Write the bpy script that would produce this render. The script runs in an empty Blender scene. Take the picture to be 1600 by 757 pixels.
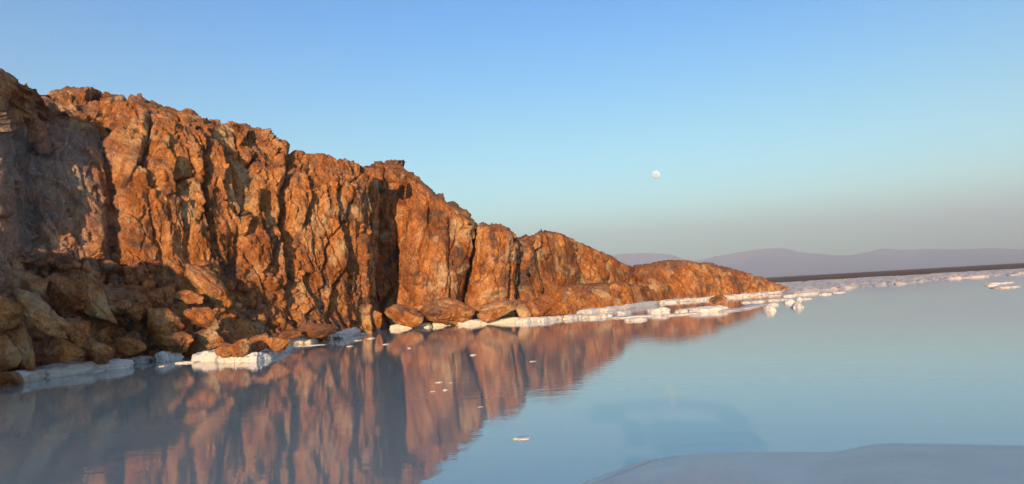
import bpy, bmesh, math
import numpy as np
from mathutils import Matrix, Vector

R = math.radians
sc = bpy.context.scene
col = sc.collection

# ------------------------------------------------------------------ camera
EYE = np.array((0.0, 0.0, 1.72))
FPX = 1143.0                      # focal length in photograph pixels (1600 wide)
PITCH, ROLL = R(3.9), R(3.3)
_F = np.array((0, math.cos(PITCH), math.sin(PITCH)))
_R0 = np.array((1.0, 0, 0)); _U0 = np.array((0, -math.sin(PITCH), math.cos(PITCH)))
_R = _R0 * math.cos(ROLL) - _U0 * math.sin(ROLL)
_U = _R0 * math.sin(ROLL) + _U0 * math.cos(ROLL)
cam_d = bpy.data.cameras.new('camera'); cam = bpy.data.objects.new('camera', cam_d); col.objects.link(cam)
cam_d.sensor_width = 36; cam_d.lens = 36 * FPX / 1600
cam_d.clip_start = 0.05; cam_d.clip_end = 90000
m = Matrix.Identity(4)
for i in range(3):
    m[i][0] = _R[i]; m[i][1] = _U[i]; m[i][2] = -_F[i]; m[i][3] = EYE[i]
cam.matrix_world = m
sc.camera = cam

# ------------------------------------------------------------------ light
SUN_AZ, SUN_EL = R(187.0), R(8.0)          # clockwise from +Y: low sun behind the viewer, a little to the left
w = bpy.data.worlds.new('World'); sc.world = w; w.use_nodes = True
nt = w.node_tree; nt.nodes.clear()
wo = nt.nodes.new('ShaderNodeOutputWorld'); bg = nt.nodes.new('ShaderNodeBackground')
sky = nt.nodes.new('ShaderNodeTexSky'); sky.sky_type = 'NISHITA'; sky.sun_disc = False
sky.sun_elevation = SUN_EL; sky.sun_rotation = SUN_AZ
sky.air_density = 1.0; sky.dust_density = 0.3; sky.ozone_density = 1.5
bg.inputs['Strength'].default_value = 0.85
mx = nt.nodes.new('ShaderNodeMix'); mx.data_type = 'RGBA'; mx.blend_type = 'MULTIPLY'; mx.inputs[0].default_value = 1.0
mx.inputs[7].default_value = (0.080, 0.118, 0.128, 1)          # clear dry desert air: a little bluer than the model
nt.links.new(sky.outputs[0], mx.inputs[6]); gm = nt.nodes.new('ShaderNodeGamma'); gm.inputs[1].default_value = 1.35
nt.links.new(mx.outputs[2], gm.inputs[0]); 
# the dry air over the salt: redder light lost with height, the same all round
tcw = nt.nodes.new('ShaderNodeTexCoord'); sxw = nt.nodes.new('ShaderNodeSeparateXYZ'); nt.links.new(tcw.outputs['Generated'], sxw.inputs[0])
rmp = nt.nodes.new('ShaderNodeValToRGB'); el_ = rmp.color_ramp.elements
for p_, c_ in ((0.0, (0.84, 0.81, 0.90)), (0.05, (0.85, 0.82, 0.88)), (0.105, (0.98, 0.95, 0.93)), (0.21, (0.66, 0.82, 0.82)), (0.37, (0.06, 0.69, 0.97)), (1.0, (0.10, 0.70, 0.96))):
    q_ = el_[0] if p_ == 0 else (el_[-1] if p_ == 1.0 else el_.new(p_))
    q_.position = p_; q_.color = (*c_, 1)
nt.links.new(sxw.outputs[2], rmp.inputs[0])
m2 = nt.nodes.new('ShaderNodeMix'); m2.data_type = 'RGBA'; m2.blend_type = 'MULTIPLY'; m2.inputs[0].default_value = 1.0
nt.links.new(gm.outputs[0], m2.inputs[6]); nt.links.new(rmp.outputs[0], m2.inputs[7]); nt.links.new(m2.outputs[2], bg.inputs[0]); nt.links.new(bg.outputs[0], wo.inputs[0])
sd = bpy.data.lights.new('sun', 'SUN'); so = bpy.data.objects.new('sun', sd); col.objects.link(so)
sd.energy = 5.0; sd.angle = R(0.6); sd.color = (1.0, 0.63, 0.34)
to_sun = Vector((math.sin(SUN_AZ) * math.cos(SUN_EL), math.cos(SUN_AZ) * math.cos(SUN_EL), math.sin(SUN_EL)))
so.rotation_euler = to_sun.to_track_quat('Z', 'Y').to_euler()
so.location = (0, -30, 30)
vs = sc.view_settings
vs.view_transform = 'Standard'; vs.look = 'None'; vs.gamma = 1.0; vs.use_curve_mapping = False
vs.exposure = 1.93
sc.cycles.use_denoising = True
try: sc.cycles.denoiser = 'OPENIMAGEDENOISE'; sc.cycles.denoising_prefilter = 'ACCURATE'
except Exception: pass
sc.cycles.max_bounces = 6; sc.cycles.volume_bounces = 1

# ------------------------------------------------------------------ where a sight line meets the place
def ray(px, py):
    px = np.asarray(px, float); py = np.asarray(py, float)
    return _F + np.multiply.outer((px - 800) / FPX, _R) + np.multiply.outer((378.5 - py) / FPX, _U)
def at_Y(px, py, Y):
    d = ray(px, py); t = np.asarray(Y, float) / d[..., 1]
    return EYE + d * t[..., None]
def ground(px, py, z=0.0):
    d = ray(px, py); t = (z - EYE[2]) / d[..., 2]
    return EYE + d * t[..., None]
def project(P):
    v = P - EYE; zz = v @ _F
    return 800 + FPX * (v @ _R) / zz, 378.5 - FPX * (v @ _U) / zz

# ------------------------------------------------------------------ noise
def _h(ix, iy, iz, s):
    n = (ix.astype(np.int64) * 374761393 + iy.astype(np.int64) * 668265263 + iz.astype(np.int64) * 2147483647 + s * 974711) & 0xffffffff
    n = ((n ^ (n >> 13)) * 1274126177) & 0xffffffff
    n = ((n ^ (n >> 16)) * 2246822519) & 0xffffffff
    n = n ^ (n >> 15)
    return (n & 0xffffff) / float(0xffffff)
def vnoise(P, s=0):
    i = np.floor(P); f = P - i; i = i.astype(np.int64)
    u = f * f * f * (f * (f * 6 - 15) + 10)
    r = 0
    for a in (0, 1):
        for b in (0, 1):
            for c in (0, 1):
                wgt = (u[:, 0] if a else 1 - u[:, 0]) * (u[:, 1] if b else 1 - u[:, 1]) * (u[:, 2] if c else 1 - u[:, 2])
                r = r + wgt * _h(i[:, 0] + a, i[:, 1] + b, i[:, 2] + c, s)
    return r * 2 - 1
def fbm(P, o=4, s=0, g=0.5):
    r = 0; a = 1.0; t = 0
    for k in range(o):
        r = r + a * vnoise(P * 2.03 ** k + k * 17.3, s + k); t += a; a *= g
    return r / t
def ridged(P, o=4, s=0, g=0.5):
    r = 0; a = 1.0; t = 0
    for k in range(o):
        r = r + a * (1 - 2 * np.abs(vnoise(P * 2.03 ** k + k * 11.7, s + k))); t += a; a *= g
    return r / t
def cells(P, s=0):
    """F1, F2, an id and the offset from the nearest feature point"""
    i = np.floor(P).astype(np.int64); n = len(P)
    f1 = np.full(n, 9.0); f2 = np.full(n, 9.0); cid = np.zeros(n); off = np.zeros((n, 3))
    for a in (-1, 0, 1):
        for b in (-1, 0, 1):
            for c in (-1, 0, 1):
                x, y, z = i[:, 0] + a, i[:, 1] + b, i[:, 2] + c
                d = np.stack((P[:, 0] - x - _h(x, y, z, s), P[:, 1] - y - _h(x, y, z, s + 7), P[:, 2] - z - _h(x, y, z, s + 13)), 1)
                q = np.sqrt((d * d).sum(1))
                near = q < f1
                f2 = np.where(near, f1, np.minimum(f2, q))
                f1 = np.where(near, q, f1)
                if near.any():
                    cid[near] = _h(x, y, z, s + 21)[near]; off[near] = d[near]
    return f1, f2, cid, off
def sstep(a, b, x):
    t = np.clip((x - a) / (b - a), 0, 1); return t * t * (3 - 2 * t)

# ------------------------------------------------------------------ mesh helpers
def mesh_obj(name, V, F, mat=None, parent=None, smooth=True):
    me = bpy.data.meshes.new(name)
    V = np.asarray(V, np.float32); F = np.asarray(F, np.int32)
    me.vertices.add(len(V)); me.vertices.foreach_set('co', V.ravel())
    k = F.shape[1]
    me.loops.add(F.size); me.loops.foreach_set('vertex_index', F.ravel())
    me.polygons.add(len(F)); me.polygons.foreach_set('loop_start', np.arange(0, F.size, k, dtype=np.int32))
    me.polygons.foreach_set('loop_total', np.full(len(F), k, np.int32))
    if smooth: me.polygons.foreach_set('use_smooth', np.ones(len(F), bool))
    me.update(calc_edges=True); me.validate()
    o = bpy.data.objects.new(name, me); col.objects.link(o)
    if mat: me.materials.append(mat)
    if parent: o.parent = parent
    return o
def grid_faces(nu, nv):
    a = np.arange(nu * nv).reshape(nu, nv)
    return np.stack((a[:-1, :-1], a[1:, :-1], a[1:, 1:], a[:-1, 1:]), -1).reshape(-1, 4)
def tag(o, label, cat, group=None):
    o['label'] = label; o['category'] = cat
    if group: o['group'] = group
    return o
def structure(o, kind='structure'):
    o['kind'] = kind; return o
def empty(name, loc=(0, 0, 0)):
    o = bpy.data.objects.new(name, None); o.location = loc; o.empty_display_size = 0.3; col.objects.link(o); return o

# ------------------------------------------------------------------ materials
def new_mat(name):
    mt = bpy.data.materials.new(name); mt.use_nodes = True
    t = mt.node_tree; b = t.nodes['Principled BSDF']
    return mt, t, b
def N(t, kind, **kw):
    n = t.nodes.new(kind)
    for k, v in kw.items():
        if k in n.inputs: n.inputs[k].default_value = v
        else: setattr(n, k, v)
    return n
def ramp(t, fac, stops):
    r = t.nodes.new('ShaderNodeValToRGB'); e = r.color_ramp.elements
    while len(e) < len(stops): e.new(0.5)
    for q, (p, c) in zip(e, stops):
        q.position = p; q.color = (*c, 1) if len(c) == 3 else c
    t.links.new(fac, r.inputs[0]); return r.outputs[0]
def mixc(t, fac, a, b, mode='MIX'):
    n = t.nodes.new('ShaderNodeMix'); n.data_type = 'RGBA'; n.blend_type = mode
    for sock, v in ((n.inputs[0], fac), (n.inputs[6], a), (n.inputs[7], b)):
        if isinstance(v, (int, float)): sock.default_value = v
        elif isinstance(v, tuple): sock.default_value = (*v, 1)
        else: t.links.new(v, sock)
    return n.outputs[2]
def math_n(t, op, a, b=None, clamp=False):
    n = t.nodes.new('ShaderNodeMath'); n.operation = op; n.use_clamp = clamp
    for i, v in enumerate((a, b)):
        if v is None: continue
        if isinstance(v, (int, float)): n.inputs[i].default_value = v
        else: t.links.new(v, n.inputs[i])
    return n.outputs[0]
def noise_n(t, vec, scale, detail=6, rough=0.55, dist=0.0, stretch=None, loc=None):
    if stretch or loc:
        mp = t.nodes.new('ShaderNodeMapping')
        if stretch: mp.inputs['Scale'].default_value = stretch
        if loc: mp.inputs['Location'].default_value = loc
        t.links.new(vec, mp.inputs[0]); vec = mp.outputs[0]
    n = t.nodes.new('ShaderNodeTexNoise')
    n.inputs['Scale'].default_value = scale; n.inputs['Detail'].default_value = detail
    n.inputs['Roughness'].default_value = rough; n.inputs['Distortion'].default_value = dist
    t.links.new(vec, n.inputs['Vector']); return n.outputs['Fac']

def rock_material(name, grey=0.0, veins=1.0, light=1.0, fine=1.0):
    """rust and tan rock with dark mineral stains, pale veins and a greyer near end"""
    mt, t, b = new_mat(name); L = t.links
    geo = t.nodes.new('ShaderNodeNewGeometry'); P = geo.outputs['Position']
    a = noise_n(t, P, 0.45, 9, 0.62, 0.8, (1, 1, 0.55))
    c = ramp(t, a, [(0.30, (0.075, 0.045, 0.032)), (0.40, (0.22, 0.088, 0.032)), (0.50, (0.37, 0.145, 0.042)), (0.60, (0.46, 0.220, 0.078)), (0.70, (0.50, 0.33, 0.175))])
    a2 = noise_n(t, P, 2.3 * fine, 10, 0.68, 1.0, (1, 1, 0.6))
    c = mixc(t, 0.75, c, ramp(t, a2, [(0.30, (0.30, 0.24, 0.22)), (0.45, (0.72, 0.62, 0.55)), (0.55, (1, 1, 1)), (0.68, (1.35, 1.35, 1.3))]), 'MULTIPLY')
    a5 = noise_n(t, P, 9.0 * fine, 6, 0.7, 1.5, (1, 1, 0.6), (7, 3, 1))
    c = mixc(t, 0.8, c, ramp(t, a5, [(0.32, (0.45, 0.40, 0.38)), (0.48, (1, 1, 1)), (0.66, (1.45, 1.45, 1.4))]), 'MULTIPLY')
    a3 = noise_n(t, P, 0.9, 7, 0.6, 0.6, None, (31, 5, 2))           # dark purple-brown stains
    c = mixc(t, ramp(t, a3, [(0.53, (0, 0, 0)), (0.62, (0.8, 0.8, 0.8))]), c, (0.085, 0.055, 0.046))
    a4 = noise_n(t, P, 0.55, 6, 0.6, 0.4, None, (3, 51, 8))          # yellow-ochre and cream patches
    c = mixc(t, ramp(t, a4, [(0.54, (0, 0, 0)), (0.66, (0.75, 0.75, 0.75))]), c, (0.54, 0.38, 0.20))
    # weathered red-brown dust on faces that lie flat
    sx = t.nodes.new('ShaderNodeSeparateXYZ'); L.new(geo.outputs['Normal'], sx.inputs[0])
    c = mixc(t, ramp(t, sx.outputs[2], [(0.45, (0, 0, 0)), (0.85, (0.65, 0.65, 0.65))]), c, (0.25, 0.125, 0.07))
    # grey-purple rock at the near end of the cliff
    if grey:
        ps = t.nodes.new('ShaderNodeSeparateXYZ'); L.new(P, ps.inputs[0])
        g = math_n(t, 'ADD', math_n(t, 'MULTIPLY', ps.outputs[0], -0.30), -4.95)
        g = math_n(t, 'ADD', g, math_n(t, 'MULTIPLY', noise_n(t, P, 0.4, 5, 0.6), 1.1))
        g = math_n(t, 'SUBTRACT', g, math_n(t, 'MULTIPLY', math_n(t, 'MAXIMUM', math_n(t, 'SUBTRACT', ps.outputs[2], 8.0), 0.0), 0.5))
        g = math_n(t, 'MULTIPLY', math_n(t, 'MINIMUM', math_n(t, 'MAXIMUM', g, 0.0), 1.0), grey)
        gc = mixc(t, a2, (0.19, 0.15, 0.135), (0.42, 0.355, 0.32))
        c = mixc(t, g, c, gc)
    # thin pale mineral veins, wandering
    v1 = noise_n(t, P, 1.7, 5, 0.6, 2.2, (1, 1, 0.5), (9, 9, 9))
    v1 = math_n(t, 'ABSOLUTE', math_n(t, 'SUBTRACT', v1, 0.5))
    v1 = ramp(t, v1, [(0.0, (1, 1, 1)), (0.016, (0, 0, 0))])
    vm = ramp(t, noise_n(t, P, 0.6, 4, 0.5, 0, None, (70, 1, 1)), [(0.47, (0, 0, 0)), (0.62, (1, 1, 1))])
    vf = math_n(t, 'MULTIPLY', math_n(t, 'MULTIPLY', v1, vm), 0.75 * veins)
    c = mixc(t, vf, c, (0.56, 0.46, 0.36))
    if light != 1.0: c = mixc(t, 1.0, c, (light, light, light), 'MULTIPLY')
    L.new(c, b.inputs['Base Color'])
    b.inputs['Roughness'].default_value = 0.88; b.inputs['Specular IOR Level'].default_value = 0.2
    n1 = noise_n(t, P, 5.0 * fine, 12, 0.7, 0.8, (1, 1, 0.6))
    vo = t.nodes.new('ShaderNodeTexVoronoi'); vo.feature = 'DISTANCE_TO_EDGE'; vo.inputs['Scale'].default_value = 2.6 * fine
    wv = t.nodes.new('ShaderNodeVectorMath'); wv.operation = 'ADD'
    nz = t.nodes.new('ShaderNodeTexNoise'); nz.inputs['Scale'].default_value = 2.0; L.new(P, nz.inputs['Vector'])
    L.new(P, wv.inputs[0]); L.new(nz.outputs['Color'], wv.inputs[1]); L.new(wv.outputs[0], vo.inputs['Vector'])
    ck = ramp(t, vo.outputs['Distance'], [(0.0, (0, 0, 0)), (0.035, (1, 1, 1))])
    v2 = t.nodes.new('ShaderNodeTexVoronoi'); v2.feature = 'DISTANCE_TO_EDGE'; v2.inputs['Scale'].default_value = 6.5 * fine
    L.new(wv.outputs[0], v2.inputs['Vector'])
    ck2 = ramp(t, v2.outputs['Distance'], [(0.0, (0, 0, 0)), (0.05, (1, 1, 1))])
    hsum = math_n(t, 'ADD', math_n(t, 'ADD', n1, math_n(t, 'MULTIPLY', ck, 0.22)), math_n(t, 'MULTIPLY', ck2, 0.10))
    bp = t.nodes.new('ShaderNodeBump'); bp.inputs['Strength'].default_value = 0.85; bp.inputs['Distance'].default_value = 0.22
    L.new(hsum, bp.inputs['Height']); L.new(bp.outputs[0], b.inputs['Normal'])
    return mt
ROCK = rock_material('cliff_rock', grey=0.9, light=1.35)
BOULDER = rock_material('boulder_rock', grey=0.55, veins=0.7, light=1.5, fine=1.3)
FAR_ROCK = rock_material('headland_rock', veins=0.6, light=1.3)

def salt_material(name, base=(0.72, 0.70, 0.66)):
    mt, t, b = new_mat(name); L = t.links
    geo = t.nodes.new('ShaderNodeNewGeometry'); P = geo.outputs['Position']
    a = noise_n(t, P, 2.5, 8, 0.65)
    c = ramp(t, a, [(0.28, tuple(x * 0.62 for x in base)), (0.45, tuple(x * 0.93 for x in base)), (0.62, base)])
    d = noise_n(t, P, 7, 4, 0.6, 0, None, (4, 4, 4))
    c = mixc(t, ramp(t, d, [(0.60, (0, 0, 0)), (0.72, (0.6, 0.6, 0.6))]), c, (0.45, 0.34, 0.26))
    L.new(c, b.inputs['Base Color']); b.inputs['Roughness'].default_value = 0.7
    b.inputs['Specular IOR Level'].default_value = 0.35
    bp = t.nodes.new('ShaderNodeBump'); bp.inputs['Strength'].default_value = 0.6; bp.inputs['Distance'].default_value = 0.04
    L.new(noise_n(t, P, 11, 10, 0.7), bp.inputs['Height']); L.new(bp.outputs[0], b.inputs['Normal'])
    return mt
SALT = salt_material('salt_crust')

def water_material():
    mt, t, b = new_mat('milky_brine'); L = t.links
    geo = t.nodes.new('ShaderNodeNewGeometry'); P = geo.outputs['Position']
    b.inputs['Base Color'].default_value = (0.27, 0.365, 0.38, 1)
    b.inputs['IOR'].default_value = 1.85
    b.inputs['Roughness'].default_value = 0.03
    n1 = noise_n(t, P, 1.0, 3, 0.55, 0.0, (1.2, 2.6, 1))
    n2 = noise_n(t, P, 5.0, 2, 0.5, 0.0, (1.0, 2.4, 1))
    n3 = noise_n(t, P, 0.12, 2, 0.5)
    amp = ramp(t, n3, [(0.35, (0.35, 0.35, 0.35)), (0.65, (1, 1, 1))])
    hgt = math_n(t, 'MULTIPLY', math_n(t, 'ADD', math_n(t, 'MULTIPLY', n1, 0.0034), math_n(t, 'MULTIPLY', n2, 0.0010)), amp)
    bp = t.nodes.new('ShaderNodeBump'); bp.inputs['Strength'].default_value = 1.0; bp.inputs['Distance'].default_value = 1.0
    L.new(hgt, bp.inputs['Height']); L.new(bp.outputs[0], b.inputs['Normal'])
    return mt
WATER = water_material()

def plain_material():
    mt, t, b = new_mat('brown_salt_flat'); L = t.links
    geo = t.nodes.new('ShaderNodeNewGeometry'); P = geo.outputs['Position']
    a = noise_n(t, P, 0.08, 10, 0.7)
    c = ramp(t, a, [(0.35, (0.13, 0.072, 0.042)), (0.5, (0.21, 0.12, 0.072)), (0.68, (0.31, 0.19, 0.12))])
    L.new(c, b.inputs['Base Color']); b.inputs['Roughness'].default_value = 0.95; b.inputs['Specular IOR Level'].default_value = 0.1
    bp = t.nodes.new('ShaderNodeBump'); bp.inputs['Strength'].default_value = 0.8; bp.inputs['Distance'].default_value = 0.4
    L.new(noise_n(t, P, 1.2, 8, 0.7), bp.inputs['Height']); L.new(bp.outputs[0], b.inputs['Normal'])
    return mt
PLAIN = plain_material()
def simple(name, c, rough=0.6, metal=0.0, var=0.12, scale=6.0, coat=0.0):
    mt, t, b = new_mat(name); L = t.links
    tc = t.nodes.new('ShaderNodeTexCoord')
    n = noise_n(t, tc.outputs['Object'], scale, 6, 0.6)
    L.new(mixc(t, n, tuple(x * (1 - var) for x in c), tuple(min(1, x * (1 + var)) for x in c)), b.inputs['Base Color'])
    b.inputs['Roughness'].default_value = rough; b.inputs['Metallic'].default_value = metal
    b.inputs['Coat Weight'].default_value = coat
    return mt

# ------------------------------------------------------------------ setting: water, plain, far salt, mountains
def make_water():
    xs = np.linspace(-600, 600, 25); ys = np.linspace(-400, 240, 17)
    X, Y = np.meshgrid(xs, ys, indexing='ij')
    V = np.stack((X, Y, np.zeros_like(X)), -1).reshape(-1, 3)
    return structure(mesh_obj('water', V, grid_faces(25, 17), WATER))
make_water()

def shore_Y(x):      # where the brown plain begins beyond the water
    x = np.asarray(x, float)
    p = np.stack((x * 0.02, x * 0 + 3.3, x * 0), -1)
    return 176 + 10 * fbm(p.reshape(-1, 3), 4, 5).reshape(x.shape)
def make_plain():
    xs = np.concatenate(([-12000, -5000, -2000, -900, -620], np.linspace(-600, 600, 401), [620, 900, 2000, 5000, 12000]))
    yb = np.array([-12000, -5000, -1500, -440, -380.0])
    t = np.array([-60, -8, 0, 3, 8, 16, 28, 45, 70, 110, 170, 280, 500, 1000, 2000, 5000, 11800.0])
    X = np.repeat(xs[:, None], len(yb) + len(t), 1)
    Y = np.concatenate((np.repeat(yb[None], len(xs), 0), shore_Y(xs)[:, None] + t[None]), 1)
    Z = np.full_like(X, -0.35)
    inside = (np.abs(X) < 605)
    k = Y - np.repeat(shore_Y(xs)[:, None], X.shape[1], 1)
    Z = np.where(k >= 3, 0.05 + 0.10 * np.sqrt(np.clip(k, 0, 500) / 20), Z)
    Z = np.where((Y < -390) | ~inside, 0.25, Z)
    pp = np.stack((X.ravel() * 0.15, Y.ravel() * 0.15, X.ravel() * 0), -1)
    Z = Z + (np.abs(vnoise(pp, 9)) * 0.10).reshape(Z.shape) * ((k > 4) & (k < 300))
    V = np.stack((X, Y, Z), -1).reshape(-1, 3)
    return structure(mesh_obj('plain', V, grid_faces(*X.shape), PLAIN))
make_plain()

def make_far_salt():
    """low broken salt pans between the open water and the brown plain"""
    nu, nv = 900, 250
    xs = np.linspace(14, 210, nu); v = np.linspace(0, 1, nv)
    y0 = 70 + 34 * sstep(24, 66, xs) + 5 * fbm(np.stack((xs * 0.06, xs * 0, xs * 0), -1), 4, 2)
    y1 = shore_Y(xs) + 8
    Y = y0[:, None] + (y1 - y0)[:, None] * v[None] ** 1.7
    X = np.repeat(xs[:, None], nv, 1)
    P = np.stack((X.ravel() * 0.30, Y.ravel() * 0.13, X.ravel() * 0), -1)
    n = fbm(P, 5, 31, 0.62).reshape(X.shape)
    q = np.abs(vnoise(P * 5.5, 8)).reshape(X.shape)
    f1, f2, cid, _ = cells(np.stack((X.ravel() * 0.75, Y.ravel() * 0.50, X.ravel() * 0 + 0.5), -1), 77)
    lump = (0.15 + 0.85 * cid ** 1.5) * sstep(0.0, 0.22, f2 - f1)
    Z = 0.50 * (n + 0.03 + 0.22 * np.repeat(v[None], nu, 0)) + 0.30 * lump.reshape(X.shape) - 0.10 + 0.08 * q
    edge = np.minimum(sstep(0, 0.06, v), 1)[None] * sstep(0, 0.04, np.linspace(0, 1, nu))[:, None]
    Z = np.clip(Z, -0.12, 0.32) * edge - 0.12 * (1 - edge)
    V = np.stack((X, Y, Z), -1).reshape(-1, 3)
    o = mesh_obj('salt_flat', V, grid_faces(nu, nv), salt_material('far_salt', (0.72, 0.64, 0.56)))
    structure(o, 'stuff'); o['label'] = 'broken pale salt crust along the far shore below the brown plain'; o['category'] = 'salt crust'
make_far_salt()

def make_mountains():
    skyline = [(-2600, 398), (-900, 392), (300, 400), (760, 402), (880, 398), (930, 393), (975, 389), (1020, 386), (1050, 390), (1075, 396), (1100, 395), (1140, 388),
               (1165, 384), (1190, 380), (1219, 376), (1250, 384), (1300, 388), (1340, 384), (1375, 376), (1420, 380), (1480, 378), (1540, 374), (1600, 376), (1800, 372), (2600, 366), (4200, 380)]
    px = np.array([a for a, _ in skyline], float); py = np.array([b for _, b in skyline], float)
    nu, nv = 420, 60
    u = np.linspace(px[0], px[-1], nu)
    yy = np.interp(u, px, py)
    az = np.arctan((u - 800) / FPX)
    hor = 456 - 0.0577 * (u - 800)
    el = np.arctan((np.clip(hor - yy - 13, 12, 200)) / FPX * np.cos(az))
    D = 9800.0
    Hh = np.tan(el) * D
    v = np.linspace(0, 1, nv)
    rr = 7800 + 3300 * v
    X = np.sin(az)[:, None] * rr[None]; Y = np.cos(az)[:, None] * rr[None]
    prof = np.where(v < 0.62, (v / 0.62) ** 1.3, 1 - ((v - 0.62) / 0.38) ** 1.4)
    P = np.stack((X.ravel() / 900, Y.ravel() / 900, X.ravel() * 0), -1)
    n = ridged(P, 5, 3).reshape(X.shape)
    Z = Hh[:, None] * (prof[None] + 0.22 * n * np.sin(np.pi * np.clip(v, 0, 1))[None]) + 0.2
    V = np.stack((X, Y, Z), -1).reshape(-1, 3)
    structure(mesh_obj('mountains', V, grid_faces(nu, nv), simple('mountain_rock', (0.36, 0.325, 0.34), 0.95, 0, 0.3, 0.004)))
make_mountains()

# ------------------------------------------------------------------ rock masses
def smooth_interp(x, xp, fp):
    """monotone-ish cubic through the control values, per column of fp"""
    xp = np.asarray(xp, float); fp = np.asarray(fp, float)
    h = np.diff(xp); dl = np.diff(fp, axis=0) / h[:, None]
    mk = np.zeros_like(fp)
    mk[1:-1] = 0.5 * (dl[:-1] + dl[1:]); mk[0] = dl[0]; mk[-1] = dl[-1]
    flat = (dl[:-1] * dl[1:]) <= 0
    mk[1:-1][flat] *= 0.35
    i = np.clip(np.searchsorted(xp, x) - 1, 0, len(h) - 1)
    t = ((x - xp[i]) / h[i])[:, None]; hh = h[i][:, None]
    return ((1 + 2 * t) * (1 - t) ** 2 * fp[i] + t * (1 - t) ** 2 * hh * mk[i] + t * t * (3 - 2 * t) * fp[i + 1] + t * t * (t - 1) * hh * mk[i + 1])

def rock_relief(P, amp=1.0, s=0, lean=0.0, block=1.0, freq=1.0):
    """metres in or out of the smooth face: buttresses, joint-bounded blocks, cracks, roughness"""
    Q = P.copy(); Q[:, 0] += lean * P[:, 2]
    wv = np.stack((fbm(Q / 2.2, 3, s + 50), fbm(Q / 2.2, 3, s + 60), fbm(Q / 2.2, 3, s + 70)), 1)
    A = Q * np.array((1, 1, 0.27)) * freq
    d = 0.65 * fbm(A / 3.4, 3, s + 1)
    f1, f2, cid, off = cells((A + 0.30 * wv) / 1.7, s + 3)
    tilt = np.stack((np.cos(cid * 40), np.sin(cid * 40), np.cos(cid * 90)), 1)
    open_ = sstep(-0.1, 0.3, fbm(Q / 3.1, 2, s + 8))
    d = d + block * (0.36 * (cid - 0.5) + 0.38 * (off * tilt).sum(1) - (0.08 + 0.40 * open_) * (1 - sstep(0.0, 0.06, f2 - f1)))
    B = Q * np.array((1, 1, 0.40)) * freq
    f1, f2, cid, off = cells((B + 0.22 * wv) / 0.68, s + 4)
    tilt = np.stack((np.cos(cid * 50), np.sin(cid * 50), np.cos(cid * 70)), 1)
    mk = sstep(-0.25, 0.25, fbm(Q / 2.5, 2, s + 9))
    d = d + block * (0.10 + 0.13 * mk) * (0.8 * (cid - 0.5) + 1.0 * (off * tilt).sum(1)) - block * 0.10 * mk * (1 - sstep(0.0, 0.06, f2 - f1))
    f1, f2, cid, off = cells((B + 0.15 * wv) / 0.27, s + 14)
    tilt = np.stack((np.cos(cid * 60), np.sin(cid * 60), np.cos(cid * 80)), 1)
    mk2 = sstep(-0.2, 0.25, fbm(Q / 1.4, 2, s + 19))
    d = d + block * (0.035 + 0.08 * mk2) * ((cid - 0.5) + 1.0 * (off * tilt).sum(1))
    d = d + 0.11 * ridged(Q * np.array((1, 1, 0.45)) * freq / 0.8, 4, s + 5) + 0.09 * fbm(Q * freq / 0.25, 3, s + 6, 0.6)
    return amp * d

def crack_relief(P, cracks):
    px, py = project(P); d = 0
    for pts, wd, depth, step, reach in cracks:
        ys = np.array([q[1] for q in pts], float); xs = np.array([q[0] for q in pts], float)
        jig = 2 * vnoise(np.stack((py * 0.03, py * 0 + xs[0], py * 0), -1), 3)
        sx = px - np.interp(py, ys, xs) - jig
        fade = sstep(ys[0] - 18, ys[0] + 6, py) * (1 - sstep(ys[-1] - 6, ys[-1] + 18, py))
        left = np.where(sx < 0, np.exp(np.clip(sx, -900, 0) / reach), 0)
        right = np.where(sx >= 0, np.exp(-np.clip(sx, 0, 900) / reach), 0)
        d = d + fade * (step * (left - right) * 0.5 - depth * np.exp(-(sx / wd) ** 2))
    return d

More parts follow.
